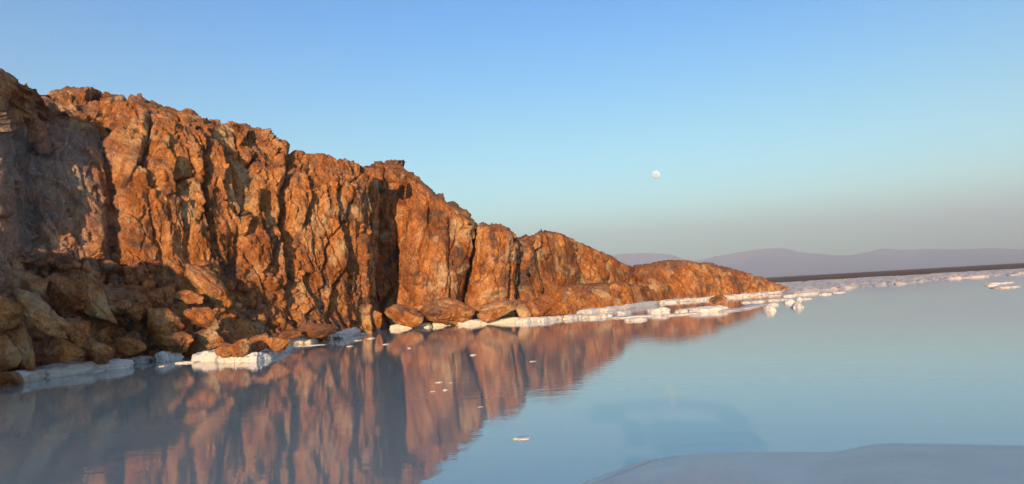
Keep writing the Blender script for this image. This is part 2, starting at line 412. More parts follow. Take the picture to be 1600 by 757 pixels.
def loft(name, cols, rows, nu, nvs, mat, parent=None, amp=1.0, s=0, lean=0.0, cracks=(), block=1.0, freq=1.0, sky_row=None):
    """cols: control parameters along the rock; rows: arrays (len(cols),3) from the water up and over; nvs: steps per row gap"""
    rows = [np.asarray(r, float) for r in rows]
    mid = np.stack(rows[1:4]).mean(0)                                      # even spacing along the rock, side walls included
    cu = np.concatenate(([0.0], np.cumsum(np.maximum(np.linalg.norm(np.diff(mid, axis=0), axis=1), 0.05))))
    tt = np.linspace(cu[0], cu[-1], nu)
    RR = np.stack([smooth_interp(tt, cu, r) for r in rows], 0)           # rows, nu, 3
    ctrl = np.arange(len(rows), dtype=float)
    vv = np.concatenate([np.linspace(i, i + 1, n, endpoint=False) for i, n in enumerate(nvs)] + [[len(rows) - 1.0]])
    S = smooth_interp(vv, ctrl, RR.reshape(len(rows), -1)).reshape(len(vv), nu, 3).transpose(1, 0, 2)
    du = np.gradient(S, axis=0); dv = np.gradient(S, axis=1)
    n = np.cross(du, dv); n /= np.linalg.norm(n, axis=-1, keepdims=True) + 1e-9
    for _ in range(6):
        n[1:-1] = (n[:-2] + n[1:-1] * 2 + n[2:]) / 4; n[:, 1:-1] = (n[:, :-2] + n[:, 1:-1] * 2 + n[:, 2:]) / 4
    n /= np.linalg.norm(n, axis=-1, keepdims=True) + 1e-9
    c = S.reshape(-1, 3).mean(0)
    if (n[:, : n.shape[1] // 2] * (EYE - S[:, : n.shape[1] // 2])).sum() < 0: n = -n; flip = True
    else: flip = False
    P = S.reshape(-1, 3)
    d = rock_relief(P, amp, s, lean, block, freq)
    if len(cracks): d = d + crack_relief(P, cracks)
    w8 = np.ones(len(vv))
    if sky_row is not None: w8 = 1 - 0.45 * np.exp(-((vv - sky_row) / 0.35) ** 2)
    d = d * np.tile(w8, nu)
    V = P + n.reshape(-1, 3) * d[:, None]
    F = grid_faces(nu, len(vv))
    if flip: F = F[:, ::-1]
    return mesh_obj(name, V, F, mat, parent)

def back_rows(top, *steps):
    return [top + np.array(sv, float) for sv in steps]

cliff = tag(empty('rock_cliff', (-9, 36, 0)), 'tall rust brown rock cliff rising from the water on the left', 'cliff')
# matrix_world of the empty is a pure shift; parts are built in world space and offset back
def adopt(o, p):
    o.parent = p; o.location = -Vector(p.location); return o

# --- main face
c = [-90, -40, -5, 28, 60, 105, 148, 166, 184, 200, 270, 330, 380, 440, 510, 552, 570, 582, 588]
def rowY(py, Y): return at_Y(c, py, Y)
shore = rowY([520] * 19, [17.4, 18.8, 20.2, 21.6, 22.6, 23.6, 24.4, 24.8, 25.1, 25.5, 26.4, 28.0, 29.8, 32.0, 34.4, 36.8, 38.8, 41, 45]); shore[:, 2] = -0.3
r1 = rowY([520, 510, 500, 490, 487, 484, 480, 478, 476, 476, 474, 480, 488, 488, 485, 482, 482, 482, 482], [19.4, 20.6, 21.6, 22.8, 23.6, 24.6, 25.6, 26.0, 26.2, 26.4, 27.8, 29.8, 31.6, 33.8, 35.8, 37.6, 39.0, 42, 46])
r2 = rowY([400, 400, 400, 396, 396, 396, 398, 400, 400, 400, 405, 400, 400, 400, 400, 400, 400, 400, 400], [21.6, 22.4, 23.2, 25.2, 25.8, 26.6, 27.4, 29.2, 28.9, 27.9, 29.2, 30.9, 32.8, 34.8, 36.6, 38.0, 39.4, 42, 46])
r3 = rowY([240, 245, 255, 258, 260, 262, 266, 270, 275, 275, 275, 275, 278, 285, 300, 312, 318, 320, 320], [22, 22.8, 23.6, 26.2, 26.8, 27.6, 28.4, 30.2, 29.8, 28.6, 30.2, 32, 33.8, 35.7, 37.4, 38.7, 40, 42.5, 46])
r4 = rowY([250, 190, 165, 190, 204, 212, 218, 218, 216, 214, 200, 202, 214, 240, 256, 268, 275, 278, 280], [22.4, 23.2, 24, 27.4, 28.4, 29.4, 30.2, 31.2, 30.8, 30.2, 31.8, 33.6, 35.4, 37.2, 38.8, 39.8, 40.8, 43, 46])
r5 = rowY([235, 150, 116, 152, 146, 142, 146, 154, 160, 166, 174, 184, 194, 224, 244, 254, 262, 270, 274], [22.8, 23.7, 24.5, 30, 33, 35.5, 36.5, 36, 35.5, 35, 35.2, 36.2, 37.4, 38.8, 40, 40.8, 41.6, 44, 47])
def run_on(r):      # the cliff goes on to the left, out of the picture, behind the near wall
    lo = np.array((1, 1, 0.86 if r[0, 2] > 0 else 1.0)); l2 = np.array((1, 1, 0.7 if r[0, 2] > 0 else 1.0))
    return np.vstack(((r[0] + (-16, 4.0, 0)) * l2, (r[0] + (-8, 1.5, 0)) * l2, (r[0] + (-3.5, 0.3, 0)) * lo, r))
shore, r1, r2, r3, r4, r5 = [run_on(r) for r in (shore, r1, r2, r3, r4, r5)]
MAIN_CRACKS = [
    (((362, 235), (373, 300), (379, 330), (372, 365)), 5, 0.5, 0.8, 26),
    (((452, 228), (448, 270), (440, 330), (437, 390), (447, 455)), 6, 0.7, 1.1, 24),
    (((486, 255), (489, 310), (480, 350)), 4, 0.35, 0.5, 18),
    (((533, 285), (536, 330)), 4, 0.5, 0.4, 14),
    (((548, 415), (532, 450), (522, 490)), 5, 0.6, 0.7, 18),
    (((262, 235), (268, 300)), 5, 0.4, 0.7, 18),
    (((318, 215), (312, 270), (322, 345), (330, 420)), 4, 0.3, 0.6, 20),
    (((400, 300), (404, 350), (414, 425)), 5, 0.35, 0.6, 16),
    (((232, 200), (226, 250), (236, 300)), 5, 0.4, 0.5, 18)]
main = loft('rock_face', c, [shore, r1, r2, r3, r4, r5] + back_rows(r5, (-1, 6, -0.6), (-2, 14, -4), (-3, 22, -11)),
            1500, [60, 95, 100, 64, 84, 14, 6, 5], ROCK, None, 1.0, 11, 0.08, MAIN_CRACKS, sky_row=5)
adopt(main, cliff)

# --- near end of the cliff, left of the picture: shades the rocks at its foot
c = [-700, -430, -260, -140, -60, -15, 14, 34, 46]
nw = np.array([(-19, -8, -0.3), (-16.5, -2, -0.3), (-14.4, 4, -0.3), (-13.3, 9, -0.3), (-13.2, 13, -0.3), (-13.4, 15.4, -0.3), (-14.0, 17, -0.3), (-15.2, 18.4, -0.3), (-17.5, 19.5, -0.3)], float)
hgt = np.array([1.2, 2.0, 3.6, 5.0, 5.4, 5.2, 5.0, 5.0, 5.2])
inward = np.array((-1.0, 0.15, 0))
nrow = [nw]
for fr, setb in ((0.3, 0.5), (0.65, 1.2), (0.9, 1.7), (1.0, 2.4)):
    q = nw + inward * setb; q[:, 2] = hgt * fr; nrow.append(q)
near = loft('near_wall', c, nrow + back_rows(nrow[-1], (-0.8, 0.3, -0.8), (-2.6, 1, -4), (-5, 1, -9.5)), 420, [40, 45, 35, 16, 8, 5, 4], ROCK, None, 0.8, 29, 0.0, sky_row=4)
adopt(near, cliff)

# --- recessed dark wall between the main face and the slab
c = [540, 560, 580, 600, 618, 632, 650, 670]
y_ = np.array([44.3, 44.6, 44.8, 45, 45, 45.2, 45.6, 46.5])
sh = at_Y(c, [505] * 8, y_); sh[:, 2] = -0.3
rows = [sh, at_Y(c, [460] * 8, y_ + 0.5), at_Y(c, [380] * 8, y_ + 0.9), at_Y(c, [300, 300, 300, 300, 302, 308, 315, 325], y_ + 0.9),
        at_Y(c, [262, 262, 258, 258, 258, 266, 282, 300], y_ + 0.6)]
rec = loft('recess_wall', c, rows + back_rows(rows[-1], (0, 3, -0.4), (0, 9, -4), (0, 14, -8)), 230, [50, 60, 60, 40, 8, 5, 5], ROCK, None, 0.95, 41, 0.0, sky_row=4)
adopt(rec, cliff)
# blocks perched on the rim of the recess are part of its skyline
# --- pale orange slab
cb = np.array([622, 628, 638, 662, 688, 702, 711, 715, 716.0])
ct = np.array([622, 629, 640, 672, 706, 726, 738, 742, 743.0])
y_ = np.array([48, 44.6, 43.2, 43, 43.2, 43.6, 44.4, 46.5, 50])
def slab_row(py, k, dy): return at_Y(cb * (1 - k) + ct * k, py, y_ + dy)
c = cb
rows = [slab_row([508] * 9, 0.0, 0), slab_row([450] * 9, 0.35, 0.5), slab_row([380, 380, 380, 390, 400, 410, 415, 418, 420], 0.65, 0.9),
        slab_row([310, 305, 305, 325, 350, 366, 372, 376, 378], 0.95, 1.4), slab_row([278, 272, 276, 300, 322, 341, 353, 358, 362], 1.0, 2.0)]
rows[0][:, 2] = -0.3
slab = loft('rock_slab', c, rows + back_rows(rows[-1], (0, 3, -0.3), (0, 8, -3), (0, 13, -8)), 300, [55, 65, 65, 40, 8, 5, 5], ROCK, None, 0.8, 53, -0.12,
            [(((700, 350), (703, 390), (700, 470)), 5, 0.3, 0.5, 14), (((672, 330), (668, 400)), 3, 0.2, 0.25, 18)], sky_row=4)
adopt(slab, cliff)
# --- leaning pillar right of the open crack
cb = [722, 725, 730, 748, 766, 785, 797, 802]
ct = [749, 751, 755, 765, 780, 793, 800, 803]
y_ = np.array([50, 46.3, 45.0, 44.6, 44.7, 45.0, 46.4, 50])
def lean_row(py, k, dy): 
    return at_Y(np.array(cb) * (1 - k) + np.array(ct) * k, py, y_ + dy)
rows = [lean_row([504] * 8, 0.0, 0), lean_row([465] * 8, 0.25, 0.4), lean_row([420] * 8, 0.6, 0.7), lean_row([372, 370, 366, 366, 370, 376, 380, 382], 0.94, 1.1), lean_row([358, 354, 352, 356, 358, 363, 367, 370], 1.0, 1.7)]
rows[0][:, 2] = -0.3
pil = loft('leaning_pillar', cb, rows + back_rows(rows[-1], (0, 2.5, -0.3), (0, 7, -3), (0, 12, -7)), 240, [40, 50, 50, 14, 8, 5, 5], ROCK, None, 0.7, 61, -0.25, sky_row=4)
adopt(pil, cliff)
# --- rock at the back of the open cracks
c = [690, 715, 740, 765, 790, 815, 840]
y_ = np.array([51, 51, 51, 51.2, 51.5, 52, 52.5])
low = at_Y(c, [495] * 7, y_); low[:, 2] = -0.3
rows = [low, at_Y(c, [450] * 7, y_ + 0.4), at_Y(c, [410] * 7, y_ + 0.8), at_Y(c, [352, 366, 384, 384, 384, 388, 380], y_ + 1.4)]
crw = loft('crack_wall', c, rows + back_rows(rows[-1], (0, 3, -0.4), (0, 8, -3), (0, 12, -6)), 140, [24, 24, 24, 6, 4, 4], ROCK, None, 0.5, 67, 0.0, sky_row=3)
adopt(crw, cliff)
# --- ridge stepping down to the right
c = [796, 800, 806, 826, 850, 880, 910, 945, 975, 990, 998, 1002]
y_ = np.array([53, 49.5, 48, 48.5, 50.5, 53, 56.5, 60, 64, 67, 70, 74])
low = at_Y(c, [490] * 12, y_); low[:, 2] = -0.3
tops = [372, 369, 371, 372, 364, 371, 384, 402, 413, 420, 426, 428]
rows = [low, at_Y(c, [455] * 12, y_ + 0.6), at_Y(c, [min(430, q + 46) for q in tops], y_ + 1.2), at_Y(c, [q + 14 for q in tops], y_ + 2.0), at_Y(c, tops, y_ + 3.4)]
rid = loft('ridge', c, rows + back_rows(rows[-1], (0, 5, -0.4), (0, 12, -3), (0, 18, -7)), 380, [40, 55, 45, 18, 10, 5, 5], FAR_ROCK, None, 0.8, 73, 0.2,
           [(((836, 385), (846, 430), (852, 470)), 5, 0.6, 0.9, 14), (((806, 395), (800, 440)), 4, 0.5, 0.5, 10)], sky_row=4)
adopt(rid, cliff)

# --- low bench of rock in front of the ridge
c = [856, 864, 880, 910, 940, 975, 1005, 1022, 1032, 1036]
y_ = np.array([54, 51.5, 50.8, 51.2, 52.2, 54.5, 58.5, 61.5, 65, 69])
low = at_Y(c, [480] * 10, y_); low[:, 2] = -0.3
rows = [low, at_Y(c, [480, 478, 476, 474, 472, 470, 468, 467, 466, 466], y_ + 0.5), at_Y(c, [462, 456, 452, 450, 450, 450, 453, 459, 464, 466], y_ + 1.4), at_Y(c, [458, 450, 446, 444, 445, 446, 450, 457, 463, 466], y_ + 3.0)]
bench = loft('rock_bench', c, rows + back_rows(rows[-1], (0.3, 4, -0.3), (0.6, 9, -1.8), (0.8, 13, -3)), 330, [26, 34, 20, 10, 5, 4], FAR_ROCK, None, 0.5, 83, 0.0, sky_row=3, freq=1.25)
tag(bench, 'low lumpy rust brown rock bench in front of the stepped ridge', 'rock')

# --- far headland with the flat point
c = [972, 980, 992, 1015, 1050, 1085, 1120, 1150, 1180, 1205, 1222, 1228]
y_ = np.array([75, 69, 66.5, 66, 67, 68, 69.5, 71.5, 74, 76.5, 79, 83])
low = at_Y(c, [460] * 12, y_); low[:, 2] = -0.3
tops = [430, 420, 416, 414, 408, 410, 416, 424, 433, 441, 449, 451]
bot = [464, 466, 468, 467, 465, 462, 459, 457, 455, 453.5, 452.5, 452]
rows = [low, at_Y(c, [0.62 * b_ + 0.38 * t_ for b_, t_ in zip(bot, tops)], y_ + 0.5), at_Y(c, [0.22 * b_ + 0.78 * t_ for b_, t_ in zip(bot, tops)], y_ + 1.3), at_Y(c, tops, y_ + 3.4)]
head = loft('rock_headland', c, rows + back_rows(rows[-1], (0.3, 6, -0.2), (0.3, 13, -1.6), (0, 20, -5.2)), 420, [34, 40, 26, 10, 6, 5], FAR_ROCK, None, 0.55, 97, 0.1,
            [(((985, 418), (984, 460)), 3, 0.8, 0.7, 6), (((1178, 425), (1172, 455)), 3, 0.3, 0.3, 8)], sky_row=3, freq=0.9)
tag(head, 'long low orange rock headland tapering to a point at the far end', 'headland')

# ------------------------------------------------------------------ boulders
def ico(sub):
    bm = bmesh.new(); bmesh.ops.create_icosphere(bm, subdivisions=sub, radius=1.0)
    V = np.array([v.co[:] for v in bm.verts]); F = np.array([[v.index for v in f.verts] for f in bm.faces]); bm.free()
    return V, F
ICO = {k: ico(k) for k in (3, 4, 5, 6)}
def rock_shape(seed, sub=5, planes=11, rough=0.10, round_=20.0):
    rng = np.random.default_rng(seed)
    D, F = ICO[sub]
    pn = rng.normal(size=(planes, 3)); pn /= np.linalg.norm(pn, axis=1, keepdims=True)
    pd = rng.uniform(0.55, 0.92, planes)
    q = np.clip(D @ pn.T, 0.02, None) / pd
    r = 1.0 / (np.power(np.power(q, round_).sum(1) + 1e-6, 1 / round_))
    r = np.clip(r, 0.3, 1.25)
    P = D * r[:, None]
    off = seed * 3.7
    f1, f2, cid, _ = cells(P * 1.6 + off, seed)
    dd = rough * (1.1 * fbm(P * 1.3 + off, 4, seed) + 0.9 * (cid - 0.5) - 0.8 * (1 - sstep(0, 0.14, f2 - f1)) + 0.55 * ridged(P * 3 + off, 4, seed + 3) + 0.3 * fbm(P * 9 + off, 3, seed + 5))
    P = P + D * dd[:, None]
    P /= np.abs(P).max(0)
    return P, F
def boulder(name, label, px, base_y, top_y, wpx, seed, Y=None, depth=0.85, turn=0.0, tilt=0.0, sink=0.12, cat='boulder', group=None, mat=None, rough=0.10, sub=5):
    """a rock whose foot is on the sight line (px, base_y); at distance Y if it lies above the water"""
    b0 = ground(px, base_y, 0.22) if Y is None else at_Y(px, base_y, Y)
    Yd = b0[1]; k = Yd / FPX
    W = wpx * k / 2; H = (base_y - top_y) * k / (1 - 0) / 2
    P, F = rock_shape(seed, sub, rough=rough)
    dv = W * depth
    S = P * np.array((W, dv, H * (1 + sink)))
    ca, sa = math.cos(turn), math.sin(turn)
    M = np.array(((ca, 0, -sa), (0, 1, 0), (sa, 0, ca)))          # lean across the picture
    ct, st = math.cos(tilt), math.sin(tilt)
    M2 = np.array(((ct, -st, 0), (st, ct, 0), (0, 0, 1)))
    S = S @ M.T @ M2.T
    centre = b0 + np.array((0, dv * 0.75, H * (1 - sink)))
    o = mesh_obj(name, S, F, mat or BOULDER)
    o.location = centre
    return tag(o, label, cat, group)

D2 = math.radians
def make_rubble():
    rng = np.random.default_rng(5)
    me = main.data; V = np.empty(len(me.vertices) * 3, np.float32); me.vertices.foreach_get('co', V); V = V.reshape(-1, 3)
    nrm = np.empty(len(me.vertices) * 3, np.float32); me.vertices.foreach_get('normal', nrm); nrm = nrm.reshape(-1, 3)
    px, py = project(V)
    ok = np.where((px > -40) & (px < 470) & (V[:, 2] > 0.05) & (V[:, 2] < 3.6) & (nrm[:, 2] > 0.25))[0]
    pick = rng.choice(ok, min(900, len(ok)), replace=False)
    bm = bmesh.new(); bmesh.ops.create_icosphere(bm, subdivisions=2, radius=1.0)
    B = np.array([v.co[:] for v in bm.verts]); Fb = np.array([[v.index for v in f.verts] for f in bm.faces]); bm.free()
    AV, AF = [], []
    for k, i in enumerate(pick):
        r = 0.05 + 0.26 * rng.random() ** 2.6
        pn = rng.normal(size=(7, 3)); pn /= np.linalg.norm(pn, axis=1, keepdims=True)
        q = (np.clip(B @ pn.T, 0.02, None) / rng.uniform(0.5, 0.9, 7)).max(1)
        S = B * np.clip(1 / q, 0.3, 1.2)[:, None] * r * rng.uniform(0.6, 1.25, 3)
        a = rng.random() * 6.28; S = S @ np.array(((math.cos(a), -math.sin(a), 0), (math.sin(a), math.cos(a), 0), (0, 0, 1)))
        AV.append(S + V[i] + nrm[i] * r * 0.35); AF.append(Fb + k * len(B))
    o = mesh_obj('rubble', np.concatenate(AV), np.concatenate(AF), BOULDER, None, False)
    structure(o, 'stuff'); o['label'] = 'loose broken brown stones between the boulders at the cliff foot'; o['category'] = 'rubble'
make_rubble()
def pile(px, cy, long_px, thick_px, ang, Y, seed, label, depth=0.9, mat=None):
    """a block of the heap at the cliff foot: centre, length and thickness across the picture, slope down to the right"""
    k = Y / FPX
    P, F = rock_shape(seed, 5, planes=10, rough=0.13)
    S = P * np.array((long_px * k / 2, thick_px * k / 2 * depth * 1.3, thick_px * k / 2))
    a = -D2(ang); ca, sa = math.cos(a), math.sin(a)
    S = S @ np.array(((ca, 0, -sa), (0, 1, 0), (sa, 0, ca))).T
    o = mesh_obj('boulder', S, F, mat or BOULDER); o.location = at_Y(px, cy, Y)
    return tag(o, label, 'boulder', 'boulders heaped at the foot of the cliff')
PILE = [
    (28, 531, 116, 50, 50, 21.0, 'long brown block sloping down to the salt at the left edge'),
    (-14, 545, 90, 58, 50, 20.4, 'dark brown block cut off by the left edge above the salt'),
    (70, 497, 130, 40, 42, 20.8, 'rounded grey brown slab leaning above the long sloping block'),
    (8, 488, 70, 50, 40, 20.4, 'dark slab at the left edge beneath the grey wall'),
    (100, 548, 60, 46, 35, 21.4, 'small dark red block squeezed between slabs just above the salt'),
    (118, 520, 95, 55, 38, 22.4, 'broad brown block with pale lower corner left of the salt veined rock'),
    (150, 548, 66, 44, 15, 22.6, 'squat brown block standing directly on the blue shaded salt'),
    (110, 462, 90, 60, 55, 23.6, 'upright tan block with pale veins below the pink perched stones'),
    (48, 448, 80, 36, 25, 22.6, 'flat grey slab lying in shade under the grey wall'),
    (150, 470, 110, 46, 55, 25.0, 'long dark slab running down right beside the tan block'),
    (92, 405, 40, 40, 10, 25.2, 'pink brown perched stone catching light, the larger of two'),
    (58, 405, 30, 44, 80, 24.6, 'pink brown perched stone catching light, the narrower of two'),
    (142, 392, 46, 40, -20, 27.0, 'orange knob lit at the mouth of the dark gully'),
    (195, 478, 90, 66, 40, 25.6, 'wide tan brown block with white salt threads'),
    (205, 540, 62, 34, 15, 24.2, 'low dark brown block above the pointed salt ledge'),
    (250, 505, 70, 52, 30, 26.2, 'dark brown block left of the striped oval stone'),
    (300, 468, 56, 28, 10, 27.6, 'oval striped tan stone lying halfway up the heap'),
    (332, 452, 110, 46, 55, 29.0, 'long tan rib sloping down right above the lit islet'),
    (318, 500, 60, 44, 30, 27.0, 'rust red block under the tan rib'),
    (275, 535, 78, 36, 12, 25.8, 'dark block at the water behind the back salt ledge'),
    (328, 525, 60, 38, 20, 27.2, 'dark reddish block behind the lit islet stones'),
    (375, 516, 54, 42, 45, 30.0, 'brown block where the heap meets the shaded undercut'),
]
for i, (x, y, l, th, a, Yd, lab) in enumerate(PILE): pile(x, y, l, th, a, Yd, 300 + i, lab)

SHORE_ROCKS = [
    # px, base, top, width, distance, lean, label
    (346, 558, 535, 46, None, 0.1, 'ochre stone at the left end of the lit salt islet'),
    (375, 556, 526, 34, None, -0.5, 'tallest ochre stone of the lit salt islet'),
    (372, 557, 536, 30, None, 0.2, 'small front ochre stone overhanging the white islet lumps'),
    (404, 551, 522, 36, None, 0.4, 'ochre stone with rounded top at the middle of the islet'),
    (418, 549, 524, 24, None, -0.3, 'narrow ochre stone beside the dark slabs of the islet'),
    (430, 549, 525, 50, None, -0.45, 'dark brown slab sloping right at the end of the islet'),
    (492, 527, 505, 66, 31.6, -0.1, 'low rust stone above the salt left of the recess'),
    (452, 529, 514, 44, 30.6, 0.1, 'flat brown stone between the islet and the cliff foot'),
    (588, 511, 484, 24, 40.0, 0.25, 'small upright orange stone standing by the dark recess'),
    (633, 511, 475, 74, 40.0, 0.0, 'rounded orange boulder split by a crack right of the recess'),
    (686, 507, 462, 104, 40.6, -0.28, 'largest orange boulder leaning down to the right'),
    (722, 496, 467, 44, 41.4, -0.5, 'wedge of orange rock on the shoulder of the largest boulder'),
    (773, 503, 471, 84, 40.8, 0.05, 'long low orange boulder below the leaning pillar'),
    (820, 501, 474, 24, 41.0, 0.1, 'small orange block filling the gap between two boulders'),
    (806, 486, 463, 44, 42.0, 0.15, 'thin orange stone perched behind the long low boulder'),
    (850, 498, 458, 58, 41.8, 0.35, 'steep orange slab rising to the left of the bench'),
    (876, 497, 468, 48, 42.0, -0.4, 'pointed orange boulder next to the shaded hollow of the bench'),
]
for i, (x, b_, t_, wd, Yd, tn, lab) in enumerate(SHORE_ROCKS):
    boulder('boulder', lab, x, b_, t_, wd, 400 + i, turn=tn, Y=Yd, group='boulders along the waterline')
boulder('boulder', 'small brown rock pyramid standing on the white salt shelf', 1124, 477, 461, 28, 441, Y=40.7, cat='boulder', group='boulders along the waterline', mat=FAR_ROCK)
# rim blocks on the skyline above the recess
for i, (x, b_, t_, wd, Yd, lab) in enumerate([
    (574, 284, 254, 26, 41.0, 'square orange block on the skyline at the left rim of the recess'),
    (590, 284, 256, 24, 41.2, 'orange block in the middle of the rim above the recess'),
    (610, 286, 256, 20, 41.2, 'pointed orange block at the right rim of the recess'),
    (281, 186, 166, 40, 36.2, 'overhanging slab on the skyline above the main face'),
    (48, 218, 175, 30, 26.5, 'orange slab sticking out of the shaded wall, upper of two'),
    (62, 236, 200, 26, 26.8, 'orange slab sticking out of the shaded wall, lower of two'),
]):
    boulder('boulder', lab, x, b_, t_, wd, 460 + i, Y=Yd, group='loose blocks high on the cliff', sub=4)

# ------------------------------------------------------------------ salt along the water
def salt_shape(seed, sub=5, box=3.2, rough=0.10):
    D, F = ICO[sub]
    q = np.power(np.power(np.abs(D), box).sum(1), 1 / box)
    P = D / q[:, None]
    off = seed * 2.9
    ol = 0.30 * fbm(np.stack((P[:, 0] * 1.7 + off, P[:, 1] * 1.7, P[:, 0] * 0 + off), 1), 3, seed + 9)      # uneven outline
    P = P * np.stack((1 + 0.4 * ol, 1 + 1.3 * ol, 1 + 0.8 * ol), 1)
    f1, f2, cid, _ = cells(P * np.array((2.4, 2.0, 1.4)) + off, seed)
    dd = rough * (1.2 * fbm(P * 1.6 + off, 4, seed) + 1.2 * (0.55 - f1) - 0.5 * (1 - sstep(0, 0.10, f2 - f1)) + 0.35 * fbm(P * 7 + off, 3, seed + 2))
    lay = 0.06 * vnoise(np.stack((P[:, 2] * 6 + off, P[:, 0] * 0.7, P[:, 1] * 0.7), 1), seed + 4)          # thin layers round the sides
    P = P + D * dd[:, None]; P[:, :2] *= (1 + lay)[:, None]
    return P, F
def salt(name, label, xl, yl, xr, yr, hpx, seed, back=0.8, box=4.6, rough=0.15, cat='salt ledge', group='salt ledges along the shore', taper=0.0, sub=5, z0=0.0):
    """a lump of salt with its water edge on the sight lines (xl,yl)-(xr,yr)"""
    a = ground(xl, yl, z0); b = ground(xr, yr, z0)
    mid = (a + b) / 2; e = b - a; Lh = np.linalg.norm(e[:2]); ang = math.atan2(e[1], e[0])
    H = hpx * mid[1] / FPX
    dep = back * (0.5 + 0.5 * min(1.0, Lh))
    if cat in ('salt flake', 'salt cake'): dep = min(dep, 0.7 * Lh)
    P, F = salt_shape(seed, sub, box, rough)
    tp = 1 - taper * np.clip(P[:, 2], 0, 1)
    S = np.stack((P[:, 0] * Lh / 2 * 1.04 * tp, P[:, 1] * dep / 2 * tp, P[:, 2] * H), 1)
    S[:, 2] = np.maximum(S[:, 2], -0.10)
    o = mesh_obj(name, S, F, SALT); o.location = (mid[0] - math.sin(ang) * dep * 0.45, mid[1] + math.cos(ang) * dep * 0.45, z0); o.rotation_euler[2] = ang
    return tag(o, label, cat, group)
SALTS = [
    # xl, yl, xr, yr, height px, depth m, label
    (-40, 611, 72, 592, 22, 1.1, 'bluish shaded salt ledge cut off by the left edge'),
    (76, 591, 158, 581, 19, 1.1, 'longest bluish salt ledge under the brown sloping blocks'),
    (154, 581, 212, 573, 16, 0.9, 'shaded salt ledge ending in a point at the right'),
    (214, 568, 250, 563, 10, 0.7, 'small cream salt block just past the pointed ledge'),
    (256, 566, 286, 562, 19, 0.6, 'square blue white salt block in shade left of the islet'),
    (284, 557, 334, 549, 12, 0.8, 'dull grey salt ledge behind the left end of the islet'),
    (298, 566, 346, 564, 17, 1.0, 'sunlit cream salt lump forming the left tip of the islet'),
    (340, 568, 370, 566, 16, 0.8, 'rounded sunlit salt lump at the middle of the islet'),
    (366, 567, 402, 565, 16, 0.8, 'rounded sunlit salt lump with fluted face right of middle on the islet'),
    (400, 566, 424, 561, 11, 0.7, 'blue shaded salt lump beside the fluted islet lump'),
    (416, 562, 456, 546, 11, 0.8, 'blue white salt shelf at the right tip of the islet'),
    (446, 541, 480, 535, 14, 0.9, 'cream salt block at the cliff foot right of the islet'),
    (480, 537, 515, 529, 12, 0.8, 'low cream salt block with a flat top under the rust stone'),
    (520, 531, 545, 525, 9, 0.6, 'thin bluish salt ledge below the cliff foot'),
    (540, 529, 566, 520, 12, 0.6, 'wedge of white salt at the left corner of the recess'),
    (573, 516, 595, 514, 7, 0.6, 'small salt cake under the upright orange stone'),
    (608, 515, 669, 512, 10, 0.9, 'cream salt ledge under the cracked round boulder'),
    (671, 511, 714, 508, 8, 0.8, 'cream salt ledge under the largest boulder'),
    (715, 509, 757, 506, 9, 0.8, 'pale salt ledge with a dark notch at its left end'),
    (757, 507, 814, 503, 9, 0.9, 'long cream salt ledge below the long low boulder'),
    (816, 505, 848, 502, 9, 0.8, 'cream salt ledge right of the dark gap between two boulders'),
    (849, 503, 873, 500, 9, 0.7, 'short bluish salt block below the steep slab'),
    (872, 500, 894, 497, 8, 0.8, 'cream salt block with a flat top below the pointed boulder'),
    (892, 499, 915, 496, 8, 0.8, 'low cream salt block at the end of the boulder row'),
    (924, 498, 957, 495, 7, 1.2, 'wide low salt cake in front of the bench'),
    (912, 490, 950, 486, 8, 1.0, 'grey salt ledge at the foot of the bench, left part'),
    (948, 487, 986, 482, 8, 1.0, 'grey salt ledge at the foot of the bench, middle part'),
    (984, 483, 1033, 475, 9, 1.0, 'sunlit straight salt ledge under the right end of the bench'),
    (974, 491, 986, 489, 6, 0.6, 'little round salt knob in the pool by the bench'),
    (988, 502, 1012, 500, 5, 0.9, 'flat salt cake floating in front of the shelf'),
    (966, 498, 1024, 494, 3, 1.6, 'thin salt shelf edge left of the salt hump'),
    (1023, 491, 1048, 489, 12, 1.2, 'rounded salt hump on the shelf'),
    (1046, 494, 1098, 490, 3, 1.4, 'thin salt shelf edge right of the salt hump'),
    (1068, 489, 1091, 487, 7, 1.0, 'flat topped salt cake between the hump and the rock pyramid'),
    (1096, 489, 1144, 485, 11, 1.6, 'broad salt pedestal carrying the small rock pyramid'),
    (1143, 487, 1172, 482, 3, 1.2, 'thin salt tongue right of the pedestal, near half'),
    (1170, 483, 1200, 476, 3, 1.2, 'thin salt tongue right of the pedestal, far half'),
]
for i, (xl, yl, xr, yr, hp, bk, lab) in enumerate(SALTS):
    salt('salt_ledge', lab, xl, yl, xr, yr, hp * (0.85 if xl < 600 else 0.72), 600 + i, bk * (1.0 if xl < 600 else 0.75))
# broken fringe along the headland
fr = [1030, 1052, 1078, 1100, 1126, 1150, 1176, 1198, 1224]
names = ['first', 'second', 'third', 'fourth', 'fifth', 'sixth', 'seventh', 'last']
for i in range(8):
    x0, x1 = fr[i], fr[i + 1] + 2
    y0, y1 = 475 - (x0 - 1030) * 0.083, 475 - (x1 - 1030) * 0.083
    salt('salt_ledge', '%s stretch of cream salt fringe along the headland, counted from the bench' % names[i], x0, y0, x1, y1, 4.0, 660 + i, 2.2, rough=0.3, group='salt fringe of the headland')
